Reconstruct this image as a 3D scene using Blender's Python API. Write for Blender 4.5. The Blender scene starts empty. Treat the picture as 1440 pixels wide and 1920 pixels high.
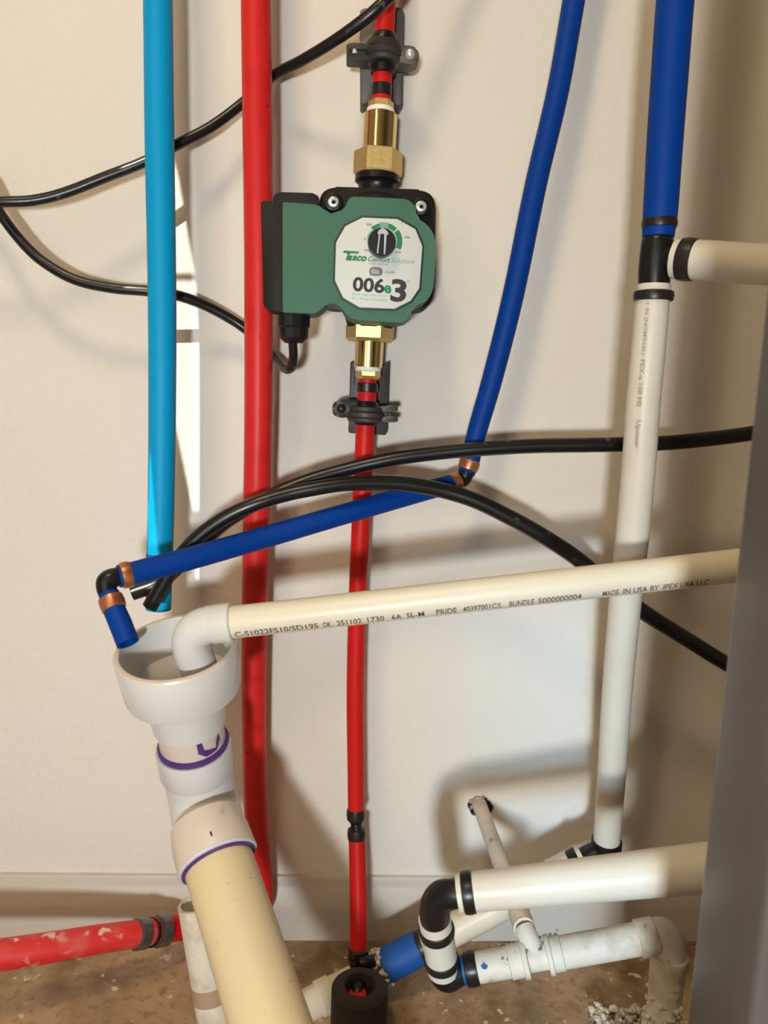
import bpy, bmesh, math, random
from mathutils import Vector, Matrix
random.seed(7)
sc = bpy.context.scene
COL = sc.collection

# ------------------------------------------------------------------ camera
F_PX = 1441.0                                   # focal length in pixels of the 1440 x 1920 frame
CAM = Vector((0.0, -0.87, 0.661))
_y, _p, _r = (math.radians(a) for a in (3.0, 8.5, 2.25))
FW = Vector((math.sin(_y)*math.cos(_p), math.cos(_y)*math.cos(_p), -math.sin(_p)))
_R0 = Vector((math.cos(_y), -math.sin(_y), 0)); _U0 = _R0.cross(FW)
RT = _R0*math.cos(_r) + _U0*math.sin(_r); UP = RT.cross(FW)
cd = bpy.data.cameras.new('camera'); cam = bpy.data.objects.new('camera', cd); COL.objects.link(cam)
cd.sensor_fit = 'HORIZONTAL'; cd.sensor_width = 36; cd.lens = 36*F_PX/1440
cd.clip_start = 0.01; cd.clip_end = 50
cd.dof.use_dof = True; cd.dof.focus_distance = 0.78; cd.dof.aperture_fstop = 11
cam.matrix_world = Matrix((( RT.x, UP.x, -FW.x, CAM.x), (RT.y, UP.y, -FW.y, CAM.y), (RT.z, UP.z, -FW.z, CAM.z), (0, 0, 0, 1)))
sc.camera = cam
sc.view_settings.view_transform = 'Standard'; sc.view_settings.look = 'None'
sc.view_settings.gamma = 1; sc.view_settings.use_curve_mapping = False
sc.view_settings.exposure = 0.0

# ------------------------------------------------------------------ world and lights
w = bpy.data.worlds.new('world'); sc.world = w; w.use_nodes = True
w.node_tree.nodes['Background'].inputs[0].default_value = (0.75, 0.85, 1.0, 1)
w.node_tree.nodes['Background'].inputs[1].default_value = 0.35
def area(name, loc, target, sx, sy, power, col):
    l = bpy.data.lights.new(name, 'AREA'); l.shape = 'RECTANGLE'; l.size = sx; l.size_y = sy
    l.energy = power; l.color = col
    o = bpy.data.objects.new(name, l); COL.objects.link(o); o.location = loc
    o.rotation_euler = (Vector(target)-Vector(loc)).to_track_quat('-Z', 'Z' if False else 'Y').to_euler()
    return o
FRONT_Y = -1.75
# tall daylight in the doorway on the left, added low front light, added cool panel outside, warm ceiling lamp
area('doorway_daylight', (-0.80, -1.60, 1.15), (-0.20, 0, 0.9), 0.10, 1.4, 4.2, (1.0, 0.84, 0.62))
area('low_front_light', (-0.14, -1.62, 0.53), (0.0, 0, 0.55), 0.09, 0.09, 16.3, (0.90, 0.95, 0.97))  # stands in for an unseen source low behind the lens
area('cool_patch_light', (-0.60, -3.75, 1.20), (0.3, 0, 0.2), 0.30, 0.20, 66.0, (0.36, 0.68, 1.0))  # added panel outside, throws a cool patch through an added opening
area('ceiling_lamp_light', (-0.40, -1.15, 2.30), (-0.25, 0, 0.9), 0.30, 0.30, 14.5, (1.0, 0.77, 0.47))
SUN_S = Vector((0.40, 1.0, -0.85))               # direction the sunlight travels (per metre towards the wall)
sl = bpy.data.lights.new('sun', 'SUN'); sl.energy = 6.0; sl.angle = math.radians(0.12); sl.color = (1, 0.95, 0.86)
so = bpy.data.objects.new('sun', sl); COL.objects.link(so); so.location = (-1.5, -4, 4)
so.rotation_euler = SUN_S.to_track_quat('-Z', 'Y').to_euler()

# ------------------------------------------------------------------ measuring helpers
def ray(px, py): return FW + RT*((px-720)/F_PX) - UP*((py-960)/F_PX)
def P(px, py, d):                                # point standing d metres off the back wall
    v = ray(px, py); return CAM + v*((-d-CAM.y)/v.y)
def PD(px, py, D): return CAM + ray(px, py)*D    # point D metres in front of the lens
def PF(px, py, z=0.0):                           # point on the floor
    v = ray(px, py); return CAM + v*((z-CAM.z)/v.z)
def dep(p): return (Vector(p)-CAM).dot(FW)
def rad(p, wpx): return wpx*0.5*dep(p)/F_PX      # radius of something wpx wide at p
def lerp(a, b, t): return a + (b-a)*t

# ------------------------------------------------------------------ materials
def mat(name, col, rough=0.5, metal=0.0, spec=0.5, noise=None, bump=None, spots=None, coat=0.0):
    m = bpy.data.materials.new(name); m.use_nodes = True
    nt = m.node_tree; b = nt.nodes['Principled BSDF']
    b.inputs['Base Color'].default_value = (*col, 1); b.inputs['Roughness'].default_value = rough
    b.inputs['Metallic'].default_value = metal; b.inputs['Specular IOR Level'].default_value = spec
    b.inputs['Coat Weight'].default_value = coat
    tc = nt.nodes.new('ShaderNodeTexCoord'); last = None
    def mixin(fac, c):
        nonlocal last
        mx = nt.nodes.new('ShaderNodeMix'); mx.data_type = 'RGBA'
        nt.links.new(fac, mx.inputs[0])
        if last is None: mx.inputs[6].default_value = (*col, 1)
        else: nt.links.new(last, mx.inputs[6])
        mx.inputs[7].default_value = (*c, 1); last = mx.outputs[2]
    def fac(scale, lo, hi, detail=4, stretch=None):
        n = nt.nodes.new('ShaderNodeTexNoise'); n.inputs['Scale'].default_value = scale; n.inputs['Detail'].default_value = detail
        if stretch:
            mp = nt.nodes.new('ShaderNodeMapping'); mp.inputs['Scale'].default_value = stretch
            nt.links.new(tc.outputs['Object'], mp.inputs[0]); nt.links.new(mp.outputs[0], n.inputs['Vector'])
        else: nt.links.new(tc.outputs['Object'], n.inputs['Vector'])
        r = nt.nodes.new('ShaderNodeMapRange'); r.inputs[1].default_value = lo; r.inputs[2].default_value = hi
        nt.links.new(n.outputs['Fac'], r.inputs[0]); return r.outputs[0]
    for s in (noise or []): mixin(fac(*s[:3]), s[3])
    for s in (spots or []): mixin(fac(*s[:3], 2), s[3])
    if last is not None: nt.links.new(last, b.inputs['Base Color'])
    if bump:
        n = nt.nodes.new('ShaderNodeTexNoise'); n.inputs['Scale'].default_value = bump[0]; n.inputs['Detail'].default_value = bump[2] if len(bump) > 2 else 3
        nt.links.new(tc.outputs['Object'], n.inputs['Vector'])
        bp = nt.nodes.new('ShaderNodeBump'); bp.inputs['Strength'].default_value = bump[1]; bp.inputs['Distance'].default_value = 0.002
        nt.links.new(n.outputs['Fac'], bp.inputs['Height']); nt.links.new(bp.outputs[0], b.inputs['Normal'])
    return m
def S(r, g, b):                                   # sRGB 0-255 to linear
    f = lambda c: c/12.92 if c <= 0.04045 else ((c+0.055)/1.055)**2.4
    return tuple(f(c/255) for c in (r, g, b))
M = {}
M['wall'] = mat('painted_wall', S(224, 219, 209), 0.75, noise=[(2.5, .35, .75, S(220, 213, 201))], bump=(95, .8, 4))
M['ceiling'] = mat('ceiling_paint', S(170, 160, 144), 0.8)
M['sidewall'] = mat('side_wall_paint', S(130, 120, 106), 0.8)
M['base'] = mat('baseboard_paint', S(194, 185, 172), 0.45, noise=[(30, .66, .75, S(192, 176, 152))], bump=(40, .08))
M['floor'] = mat('stained_concrete', S(176, 146, 112), 0.75,
                 noise=[(8, .42, .60, S(122, 97, 70)), (34, .45, .7, S(168, 140, 108)), (90, .52, .72, S(132, 106, 78))],
                 spots=[(60, .66, .70, S(206, 188, 158))], bump=(90, .6, 6))
M['red'] = mat('red_pex', S(205, 40, 38), 0.42, spec=0.25, noise=[(35, .5, .8, S(188, 28, 28))], spots=[(60, .72, .76, S(120, 24, 22))])
M['red2'] = mat('red_pex_thin', S(196, 28, 24), 0.45, spec=0.2)
M['reddirty'] = mat('red_pex_dusty', S(206, 40, 40), 0.5, noise=[(30, .50, .78, S(208, 104, 96)), (70, .60, .72, S(214, 136, 124))], spots=[(48, .68, .74, S(222, 186, 168))])
M['cyan'] = mat('cyan_pipe', S(0, 150, 205), 0.5, spec=0.2)
M['blue'] = mat('blue_pex', S(0, 56, 140), 0.5, spec=0.15, noise=[(60, .55, .8, S(0, 60, 146))])
M['bluetape'] = mat('blue_sleeve', S(0, 74, 148), 0.6)
M['white'] = mat('white_pex', S(212, 206, 192), 0.4, spec=.3, noise=[(14, .45, .8, S(206, 196, 176))])
M['pvc'] = mat('cream_pvc', S(220, 211, 190), 0.36, spec=.3, noise=[(12, .45, .8, S(214, 203, 178))])
M['pvcw'] = mat('white_pvc_fitting', S(210, 209, 205), 0.26, spec=.4)
M['beige'] = mat('yellowed_pvc', S(214, 195, 156), 0.45, spec=.25, noise=[(9, .4, .75, S(220, 196, 150))], spots=[(110, .70, .76, S(176, 150, 112))])
M['pinkpvc'] = mat('primed_pvc', S(212, 198, 184), 0.35)
M['purple'] = mat('purple_primer', S(84, 50, 118), 0.4)
M['dirtypvc'] = mat('dirty_pvc', S(214, 206, 190), 0.6, noise=[(45, .5, .68, S(190, 180, 162))], spots=[(90, .66, .74, S(158, 146, 128))], bump=(160, .4, 5))
M['black'] = mat('black_plastic', S(22, 21, 21), 0.34, spec=.35)
M['blackcap'] = mat('black_cap', S(36, 34, 32), 0.6, spec=.2)
M['blackmatte'] = mat('black_matte_plastic', S(26, 25, 24), 0.6, spec=.2, bump=(300, .1))
M['hose'] = mat('black_hose', S(18, 18, 18), 0.32, spots=[(70, .7, .76, S(70, 70, 70))])
M['foam'] = mat('black_foam_sleeve', S(44, 38, 32), 0.9, bump=(120, .5, 5))
M['ring'] = mat('black_crimp_ring', S(48, 44, 41), 0.36, metal=0.5)
M['steelring'] = mat('steel_crimp_ring', S(112, 114, 112), 0.3, metal=0.8)
M['copper'] = mat('copper_ring', S(206, 138, 100), 0.36, metal=0.75, noise=[(90, .45, .7, S(150, 84, 52))])
M['brass'] = mat('brass', S(232, 206, 146), 0.2, metal=1.0)
M['brassd'] = mat('brass_cast', S(212, 184, 122), 0.42, metal=0.9, bump=(220, .15))
M['tape'] = mat('thread_tape', S(238, 236, 228), 0.6, bump=(260, .5))
M['green'] = mat('green_cast_housing', S(66, 108, 90), 0.55, spec=.25, bump=(420, .25, 3))
M['gdark'] = mat('dark_green_recess', S(34, 56, 48), 0.5)
M['label'] = mat('label_plate', S(206, 209, 204), 0.5)
M['ink'] = mat('black_ink', S(36, 32, 36), 0.6)
M['pipeink'] = mat('pipe_print', S(84, 80, 72), 0.6)
M['fadeink'] = mat('faded_print', S(158, 150, 136), 0.6)
M['ginkd'] = mat('green_ink', S(20, 122, 78), 0.6)
M['ginkl'] = mat('pale_green_ink', S(112, 172, 142), 0.6)
M['greyb'] = mat('grey_button', S(124, 121, 122), 0.5)
M['greyb2'] = mat('grey_button_face', S(162, 158, 158), 0.5)
M['silver'] = mat('steel_screw', S(232, 232, 226), 0.3, metal=0.6)
M['greyline'] = mat('grey_print', S(180, 186, 192), 0.5)
M['bracket'] = mat('grey_bracket', S(92, 86, 80), 0.5, bump=(200, .1))
M['bracketd'] = mat('charcoal_bracket', S(58, 54, 50), 0.5, bump=(200, .1))
M['cabinet'] = mat('grey_cabinet', S(92, 86, 80), 0.36, metal=0.3)
M['brown'] = mat('brown_tape', S(166, 140, 112), 0.6)
M['crust'] = mat('mortar_crust', S(204, 196, 180), 0.9, noise=[(120, .5, .7, S(158, 146, 128))], bump=(200, 1.0, 6))
M['dark'] = mat('dark_gap', S(30, 24, 20), 0.9)
M['greymortar'] = mat('grey_mortar', S(150, 142, 132), 0.9, bump=(150, .6))

# ------------------------------------------------------------------ object helpers
def finish(name, bm, m, parent=None, sharp=38):
    bmesh.ops.recalc_face_normals(bm, faces=bm.faces[:])
    for e in bm.edges:
        if len(e.link_faces) == 2 and e.calc_face_angle(0) > math.radians(sharp): e.smooth = False
    for f in bm.faces: f.smooth = True
    me = bpy.data.meshes.new(name); bm.to_mesh(me); bm.free()
    me.materials.append(M[m]); o = bpy.data.objects.new(name, me); COL.objects.link(o)
    if parent is not None:
        o.parent = parent; o.matrix_parent_inverse = Matrix.Translation(-parent.location)
    return o
def thing(name, label, cat, loc, group=None):
    o = bpy.data.objects.new(name, None); COL.objects.link(o); o.location = loc; o.empty_display_size = 0.02
    o['label'] = label; o['category'] = cat
    if group: o['group'] = group
    return o
def tag(o, label, cat, group=None):
    o['label'] = label; o['category'] = cat
    if group: o['group'] = group
    return o
def frames(pts):
    n = len(pts); T = []
    for i in range(n):
        a = pts[max(i-1, 0)]; b = pts[min(i+1, n-1)]; T.append((b-a).normalized())
    ref = Vector((0, -1, 0))
    if abs(T[0].dot(ref)) > 0.9: ref = Vector((0, 0, 1))
    N = [(ref - T[0]*ref.dot(T[0])).normalized()]
    for i in range(1, n):
        v = N[-1] - T[i]*N[-1].dot(T[i]); N.append(v.normalized())
    return T, N
def smooth(ctrl, k=8):                             # chord-length spline through the control points; items are (Vector, radius)
    out = []; n = len(ctrl)
    def tang(i):
        a, b = ctrl[max(i-1, 0)], ctrl[min(i+1, n-1)]
        l = (ctrl[i][0]-a[0]).length + (b[0]-ctrl[i][0]).length or 1.0
        return (b[0]-a[0])/l
    for i in range(n-1):
        p, q = ctrl[i], ctrl[i+1]; L = (q[0]-p[0]).length; m0 = tang(i)*L; m1 = tang(i+1)*L
        for j in range(k):
            t = j/k; t2 = t*t; t3 = t2*t
            out.append((p[0]*(2*t3-3*t2+1) + m0*(t3-2*t2+t) + q[0]*(-2*t3+3*t2) + m1*(t3-t2), lerp(p[1], q[1], t)))
    out.append(ctrl[-1]); return out
def tube_bm(path, segs=24, caps=True, bm=None, hollow=None):
    bm = bm or bmesh.new(); pts = [p for p, _ in path]; T, N = frames(pts); rings = []
    for (p, r), t, nrm in zip(path, T, N):
        bn = t.cross(nrm)
        rings.append([bm.verts.new(p + (nrm*math.cos(2*math.pi*k/segs) + bn*math.sin(2*math.pi*k/segs))*r) for k in range(segs)])
    if hollow:                                     # walk back along the inside
        inner = []
        for (p, r), t, nrm in list(zip(path, T, N))[::-1]:
            bn = t.cross(nrm)
            inner.append([bm.verts.new(p + (nrm*math.cos(2*math.pi*k/segs) + bn*math.sin(2*math.pi*k/segs))*(r-hollow)) for k in range(segs)])
        rings += inner; rings.append(rings[0])
    for a, b in zip(rings, rings[1:]):
        for k in range(segs):
            try: bm.faces.new((a[k], a[(k+1) % segs], b[(k+1) % segs], b[k]))
            except ValueError: pass
    if caps and not hollow:
        bm.faces.new(rings[0]); bm.faces.new(rings[-1])
    return bm
def tube(name, path, m, parent=None, segs=28, hollow=None): return finish(name, tube_bm(path, segs, True, None, hollow), m, parent)
def sweep(name, ctrl, m, parent=None, k=8, segs=24, hollow=None): return tube(name, smooth(ctrl, k), m, parent, segs, hollow)
def lathe(name, a, b, prof, m, parent=None, segs=32, phase=0.0, sharp=38, closed=False):
    """prof: (t, r) with t metres from a towards b; ends are capped where r > 0 unless closed"""
    a = Vector(a); ax = (Vector(b)-a).normalized()
    ref = Vector((0, -1, 0)); n = (ref - ax*ref.dot(ax)).normalized(); bn = ax.cross(n)
    bm = bmesh.new(); rings = []
    for t, r in prof:
        rings.append([bm.verts.new(a + ax*t + (n*math.cos(2*math.pi*k/segs+phase) + bn*math.sin(2*math.pi*k/segs+phase))*r) for k in range(segs)])
    if closed: rings.append(rings[0])
    for p, q in zip(rings, rings[1:]):
        for k in range(segs): bm.faces.new((p[k], p[(k+1) % segs], q[(k+1) % segs], q[k]))
    if not closed: bm.faces.new(rings[0]); bm.faces.new(rings[-1])
    return finish(name, bm, m, parent, sharp)
def ringband(name, a, b, r, m, parent=None, bulge=0.0006, wall=None):
    """a band clamped round a pipe: chamfered ends, r outside radius"""
    L = (Vector(b)-Vector(a)).length; e = min(0.0012, L*.2)
    return lathe(name, a, b, [(0, r-e), (e*.6, r), (L*.5, r+bulge), (L-e*.6, r), (L, r-e)], m, parent)
def solid(name, poly, d_front, d_back, m, parent=None, bevel=0.002, sharp=50, segs=2):
    """outline of points in the picture, standing at d_front off the wall, with real thickness back to d_back"""
    bm = bmesh.new()
    fr = [bm.verts.new(P(x, y, d_front)) for x, y in poly]
    bk = [bm.verts.new(Vector((v.co.x, -d_back, v.co.z))) for v in fr]
    f1 = bm.faces.new(fr); bm.faces.new(bk[::-1]); n = len(poly)
    for i in range(n): bm.faces.new((fr[i], bk[i], bk[(i+1) % n], fr[(i+1) % n]))
    if bevel:
        bmesh.ops.bevel(bm, geom=list(f1.edges), offset=bevel, segments=segs, profile=0.5, affect='EDGES', clamp_overlap=True)
    return finish(name, bm, m, parent, sharp)
def box(name, lo, hi, m, parent=None, bevel=0.0):
    bm = bmesh.new(); bmesh.ops.create_cube(bm, size=1)
    for v in bm.verts: v.co = Vector([lerp(l, h, c+.5) for l, h, c in zip(lo, hi, v.co)])
    if bevel: bmesh.ops.bevel(bm, geom=bm.edges[:], offset=bevel, segments=3, profile=.5, affect='EDGES')
    return finish(name, bm, m, parent)
def roundpoly(pts, rads, k=5):
    out = []; n = len(pts)
    for i in range(n):
        p = Vector(pts[i]); a = Vector(pts[i-1]); b = Vector(pts[(i+1) % n]); r = rads[i] if isinstance(rads, (list, tuple)) else rads
        if r <= 0: out.append(tuple(p)); continue
        u = (a-p); v = (b-p); r1 = min(r, u.length*.48, v.length*.48)
        s = p + u.normalized()*r1; e = p + v.normalized()*r1
        for j in range(k+1):
            t = j/k; out.append(tuple(s*(1-t)**2 + p*2*t*(1-t) + e*t*t))
    return out
def circle(cx, cy, r, n=32, ry=None): return [(cx + r*math.cos(2*math.pi*k/n), cy + (ry or r)*math.sin(2*math.pi*k/n)) for k in range(n)]
def text_mesh(body, bold=0.0, shear=0.0):
    c = bpy.data.curves.new('lettering', 'FONT'); c.body = body; c.offset = bold; c.shear = shear; c.resolution_u = 3
    o = bpy.data.objects.new('lettering', c); COL.objects.link(o)
    dg = bpy.context.evaluated_depsgraph_get(); me = bpy.data.meshes.new_from_object(o.evaluated_get(dg))
    bpy.data.objects.remove(o); bpy.data.curves.remove(c)
    xs = [v.co.x for v in me.vertices]; ys = [v.co.y for v in me.vertices]
    return me, min(xs), max(xs), min(ys), max(ys)
def flat_text(name, body, bl, br, h, d, m, parent, bold=0.0, shear=0.0):
    """printed word: bl, br picture points of the bottom left and right, h height in picture pixels, on the plane d off the wall"""
    me, x0, x1, y0, y1 = text_mesh(body, bold, shear)
    ux, uy = br[0]-bl[0], br[1]-bl[1]; L = math.hypot(ux, uy); nx, ny = uy/L, -ux/L
    for v in me.vertices:
        s = (v.co.x-x0)/(x1-x0); t = (v.co.y-y0)/(y1-y0)*h
        v.co = P(bl[0]+ux*s+nx*t, bl[1]+uy*s+ny*t, d)
    me.name = name; me.materials.clear(); me.materials.append(M[m])
    o = bpy.data.objects.new(name, me); COL.objects.link(o)
    o.parent = parent; o.matrix_parent_inverse = Matrix.Translation(-parent.location); return o
def pipe_text(name, body, a, b, r, t0, t1, ang, arc, m, parent, bold=0.0):
    """word printed on a pipe from a to b: t0..t1 metres along it, centred at ang (radians, down from the side facing the lens), arc metres high"""
    me, x0, x1, y0, y1 = text_mesh(body, bold)
    bmt = bmesh.new(); bmt.from_mesh(me)             # cut the flat letters into strips so that they bend round the pipe
    for k in range(1, 8):
        bmesh.ops.bisect_plane(bmt, geom=bmt.verts[:]+bmt.edges[:]+bmt.faces[:], plane_co=(0, lerp(y0, y1, k/8), 0), plane_no=(0, 1, 0))
    bmt.to_mesh(me); bmt.free()
    a = Vector(a); ax = (Vector(b)-a).normalized()
    for v in me.vertices:
        s = (v.co.x-x0)/(x1-x0); t = (v.co.y-y0)/(y1-y0)
        c = a + ax*lerp(t0, t1, s); tow = (CAM-c); n = (tow-ax*tow.dot(ax)).normalized(); up = ax.cross(n)*-1
        if abs(up.z) > .3 and up.z < 0: up = -up
        if abs(up.z) <= .3 and up.x < 0: up = -up
        th = -ang + (t-.5)*arc/r
        v.co = c + (n*math.cos(th) + up*math.sin(th))*(r+0.00025)
    me.name = name; me.materials.clear(); me.materials.append(M[m])
    o = bpy.data.objects.new(name, me); COL.objects.link(o)
    o.parent = parent; o.matrix_parent_inverse = Matrix.Translation(-parent.location); return o
def grit(name, places, m, parent, rmin, rmax):
    """clinging grit and mortar: too fine to count"""
    bm = bmesh.new()
    for p in places:
        r = random.uniform(rmin, rmax)
        g = bmesh.ops.create_icosphere(bm, subdivisions=1, radius=r)
        for v in g['verts']: v.co = v.co*random.uniform(.75, 1.25) + Vector(p)
    o = finish(name, bm, m, parent, 60)
    o['kind'] = 'stuff'; return o
def struct(o): o['kind'] = 'structure'; return o

# ------------------------------------------------------------------ the room
X0, X1, ZC = -1.25, 1.05, 2.4
def wall_with_hole(name, holes):
    """unseen front wall shaped as a light mask (behind the lens): one slab built as faces with polygon openings, given thickness"""
    bm = bmesh.new()
    outer = [(X0, 0), (X1, 0), (X1, ZC), (X0, ZC)]
    es = []
    for poly in [outer]+holes:
        vs = [bm.verts.new((x, FRONT_Y, z)) for x, z in poly]
        es += [bm.edges.new((vs[i], vs[(i+1) % len(vs)])) for i in range(len(vs))]
    bmesh.ops.triangle_fill(bm, use_beauty=True, use_dissolve=False, edges=es)
    def inside(c, poly):
        s = False; n = len(poly)
        for i in range(n):
            (xa, za), (xb, zb) = poly[i], poly[(i+1) % n]
            if (za > c.z) != (zb > c.z) and c.x < (xb-xa)*(c.z-za)/(zb-za)+xa: s = not s
        return s
    bm.faces.ensure_lookup_table()
    kill = [f for f in bm.faces if any(inside(f.calc_center_median(), h) for h in holes)]
    if kill: bmesh.ops.delete(bm, geom=kill, context='FACES_ONLY')
    return finish(name, bm, 'sidewall')
def slab(name, lo, hi, m): return struct(box(name, lo, hi, m))
slab('wall_back', (X0-.1, 0, -.05), (X1+.1, 0.1, ZC+.05), 'wall')
slab('floor', (X0-.1, FRONT_Y-.1, -0.1), (X1+.1, 0.0, 0), 'floor')
slab('ceiling', (X0-.1, FRONT_Y, ZC), (X1+.1, 0.1, ZC+.1), 'ceiling')
slab('wall_left', (X0-.1, FRONT_Y, 0), (X0, 0, ZC), 'sidewall')
slab('wall_right', (X1, FRONT_Y, 0), (X1+.1, 0, ZC), 'sidewall')
def sun_hole(poly, d):  # opening shaped so the sun patch lands on a given outline
    out = []
    for x, y in poly:
        p = P(x, y, d); s = (p.y-FRONT_Y); out.append((p.x-SUN_S.x*s, p.z-SUN_S.z*s))
    return out
holes = [sun_hole([(326, 300), (334, 330), (364, 512), (300, 512), (300, 300)], 0),
         sun_hole([(300, 527), (366, 527), (373, 640), (373, 957), (362, 957), (330, 800), (300, 720)], 0),
         [(-.856, 2.001), (-.854, 2.001), (-.844, 1.899), (-.831, 1.866), (-.831, 1.838), (-.859, 1.837), (-.858, 1.898), (-.858, 1.934), (-.868, 1.934), (-.868, 1.953), (-.857, 1.954)],
         [(-.205, .50), (.06, .50), (.06, .81), (-.205, .81)]]        # added opening that bounds the cool light low on the wall
struct(wall_with_hole('wall_front_light_mask', holes))  # unseen wall, its openings shaped to cut sun and cool light into patches
# baseboard: flat face with a rounded and stepped top
bm = bmesh.new()
prof = [(0, 0), (-.015, 0), (-.015, .042), (-.0142, .046), (-.0075, .064), (-.0062, .0665), (-.0058, .074), (-.004, .0775), (0, .0785)]
L = [bm.verts.new((X0, y, z)) for y, z in prof]; R = [bm.verts.new((X1, y, z)) for y, z in prof]
bm.faces.new(L); bm.faces.new(R[::-1])
for i in range(len(prof)): bm.faces.new((L[i], L[(i+1) % len(prof)], R[(i+1) % len(prof)], R[i]))
struct(finish('baseboard_back', bm, 'base'))

# ------------------------------------------------------------------ light blue pipe
def ctl(rows):                                     # rows (px, py, d, width px) -> path control points
    out = []
    for x, y, d, wpx in rows:
        p = P(x, y, d); out.append((p, rad(p, wpx)))
    return out
def ctlD(rows):
    out = []
    for x, y, D, wpx in rows:
        p = PD(x, y, D); out.append((p, rad(p, wpx)))
    return out
def up_to(x, y, d, wpx):                           # the same pipe carried on up to the ceiling
    p = P(x, y, d); return [(Vector((p.x, p.y, ZC)), rad(p, wpx)), (Vector((p.x, p.y, (ZC+p.z)/2)), rad(p, wpx))]
def right_to(p, r): return [(Vector((X1-.005, p.y, p.z)), r)]
t = thing('drain_pipe', 'straight light blue plastic pipe hanging above the white drain funnel', 'pipe', P(300, 1140, .088))
sweep('pipe', up_to(290, -260, .082, 54) + ctl([(290, -260, .082, 54), (296, 0, .083, 54), (299, 250, .085, 54), (304, 560, .087, 52), (304, 800, .088, 50), (301, 1000, .09, 48), (297, 1142, .091, 46)]), 'cyan', t, hollow=0.003)
ringband('coupling_or_shadow_band', P(301, 1036, .09), P(300.5, 1052, .09), rad(P(301, 1040, .09), 50), 'bluetape', t)  # darker teal band paints a shadow line across the pipe

# ------------------------------------------------------------------ thick red pipe with the floor run
t = thing('red_pipe', 'thick red plastic pipe running down the wall beside the cyan pipe and along the floor', 'pipe', P(490, 1650, .035))
sweep('riser', up_to(478, -260, .07, 57) + ctl([(478, -260, .07, 57), (480, 0, .07, 56.5), (483, 250, .068, 56), (485, 500, .066, 54), (484, 800, .06, 52), (480, 1000, .055, 50), (477, 1200, .05, 47), (477, 1400, .045, 44.5), (481, 1550, .042, 43.5), (490, 1660, .042, 43), (488, 1705, .046, 43), (462, 1728, .05, 43), (420, 1732, .055, 43), (350, 1738, .062, 44)]), 'red', t, 8, 28)
fl = ctlD([(350, 1738, .90, 44), (305, 1744, .875, 46), (262, 1750, .85, 48), (180, 1762, .825, 51), (90, 1777, .80, 54), (0, 1791, .78, 57), (-90, 1806, .76, 59)])
sweep('floor_run', fl[1:] + [(Vector((-.8, fl[-1][0].y-.02, .05)), fl[-1][1]), (Vector((X0+.01, fl[-1][0].y-.02, .03)), fl[-1][1])], 'reddirty', t, 8, 28)
sweep('floor_run', ctlD([(350, 1738, .90, 44), (330, 1740.5, .889, 44.6), (303, 1744, .874, 46)]), 'red2', t, 6, 28)
for xa, xb in ((254, 272), (294, 312)):
    a = PD(xa, 1751-(xa-262)*.135, .845+(xa-254)*.0005); b = PD(xb, 1751-(xb-262)*.135, .845+(xb-254)*.0005)
    ringband('crimp_ring', a, b, rad(a, 56), 'steelring', t, 0)
a = PD(281, 1748.3, .859); b = PD(286, 1747.6, .862); ringband('coupling', a, b, rad(a, 52), 'black', t, 0)

# ------------------------------------------------------------------ pump with its unions (all hung on one pipe axis)
AX0, AX1 = P(721, 60, .05), P(686, 780, .05)
def axp(y): return lerp(AX0, AX1, (y-60)/720.0)
def stack(name, rows, m, parent, segs=32, phase=0.0, sharp=38):
    """turned part on the pump axis: rows (picture y, width px)"""
    a = axp(rows[0][0]); b = axp(rows[-1][0])
    prof = [((axp(y)-a).length, rad(axp(y), wpx)) for y, wpx in rows]
    return lathe(name, a, b, prof, m, parent, segs, phase, sharp)
pump = thing('circulator_pump', 'green circulator pump with black flange and white control label mounted on the wall', 'pump', P(700, 600, .05))
stack('pipe_neck', [(317, 80), (319, 84), (330, 84), (333, 76), (338, 70), (352, 68), (362, 80)], 'black', pump)
vol = roundpoly([(598, 349), (818, 356), (813, 580), (602, 574)], [34, 34, 34, 24], 7)
solid('volute_flange', vol, .085, .035, 'blackmatte', pump, .004)
stack('volute_body', [(360, 120), (372, 150), (556, 150), (582, 100), (606, 84)], 'blackmatte', pump)
hous = roundpoly([(530, 379), (600, 384), (611, 399), (632, 401), (648, 388), (655, 368), (767, 373), (779, 388), (781, 408), (797, 418), (812, 434), (818, 462), (812, 546), (800, 565), (773, 576), (768, 601), (750, 605), (664, 600), (648, 590), (640, 573), (615, 567), (605, 578), (590, 588), (530, 586)],
                 [3, 8, 8, 9, 8, 9, 9, 6, 8, 8, 12, 12, 12, 8, 8, 10, 8, 10, 8, 9, 8, 8, 12, 3], 4)
solid('motor_housing', hous, .128, .084, 'green', pump, .004, 60, 3)
solid('terminal_box_cover', roundpoly([(489, 376), (531, 379), (531, 586), (494, 578)], [8, 1, 1, 10], 5), .127, .086, 'blackcap', pump, .003)
solid('terminal_box_lid', roundpoly([(512, 366), (524, 360), (590, 362), (599, 370), (598, 386), (512, 380)], 5, 4), .122, .088, 'blackcap', pump, .002)
lab = [(680, 407.7), (745.4, 410.6), (779, 429.6), (792, 461.7), (786.3, 540.4), (770.2, 563.8), (739.6, 579), (674, 576.2), (643.3, 558), (628, 525.8), (630.2, 454.4), (647.7, 423.8)]
cx, cy = 710, 494
solid('label_bezel', [(cx+(x-cx)*1.045, cy+(y-cy)*1.045) for x, y in lab], .1288, .12, 'gdark', pump, .0006)
lp = solid('label_plate', lab, .1305, .12, 'label', pump, .0003)
DL = .1308
def flat(name, poly, d, m, parent):
    bm = bmesh.new(); bm.faces.new([bm.verts.new(P(x, y, d)) for x, y in poly]); return finish(name, bm, m, parent)
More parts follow.
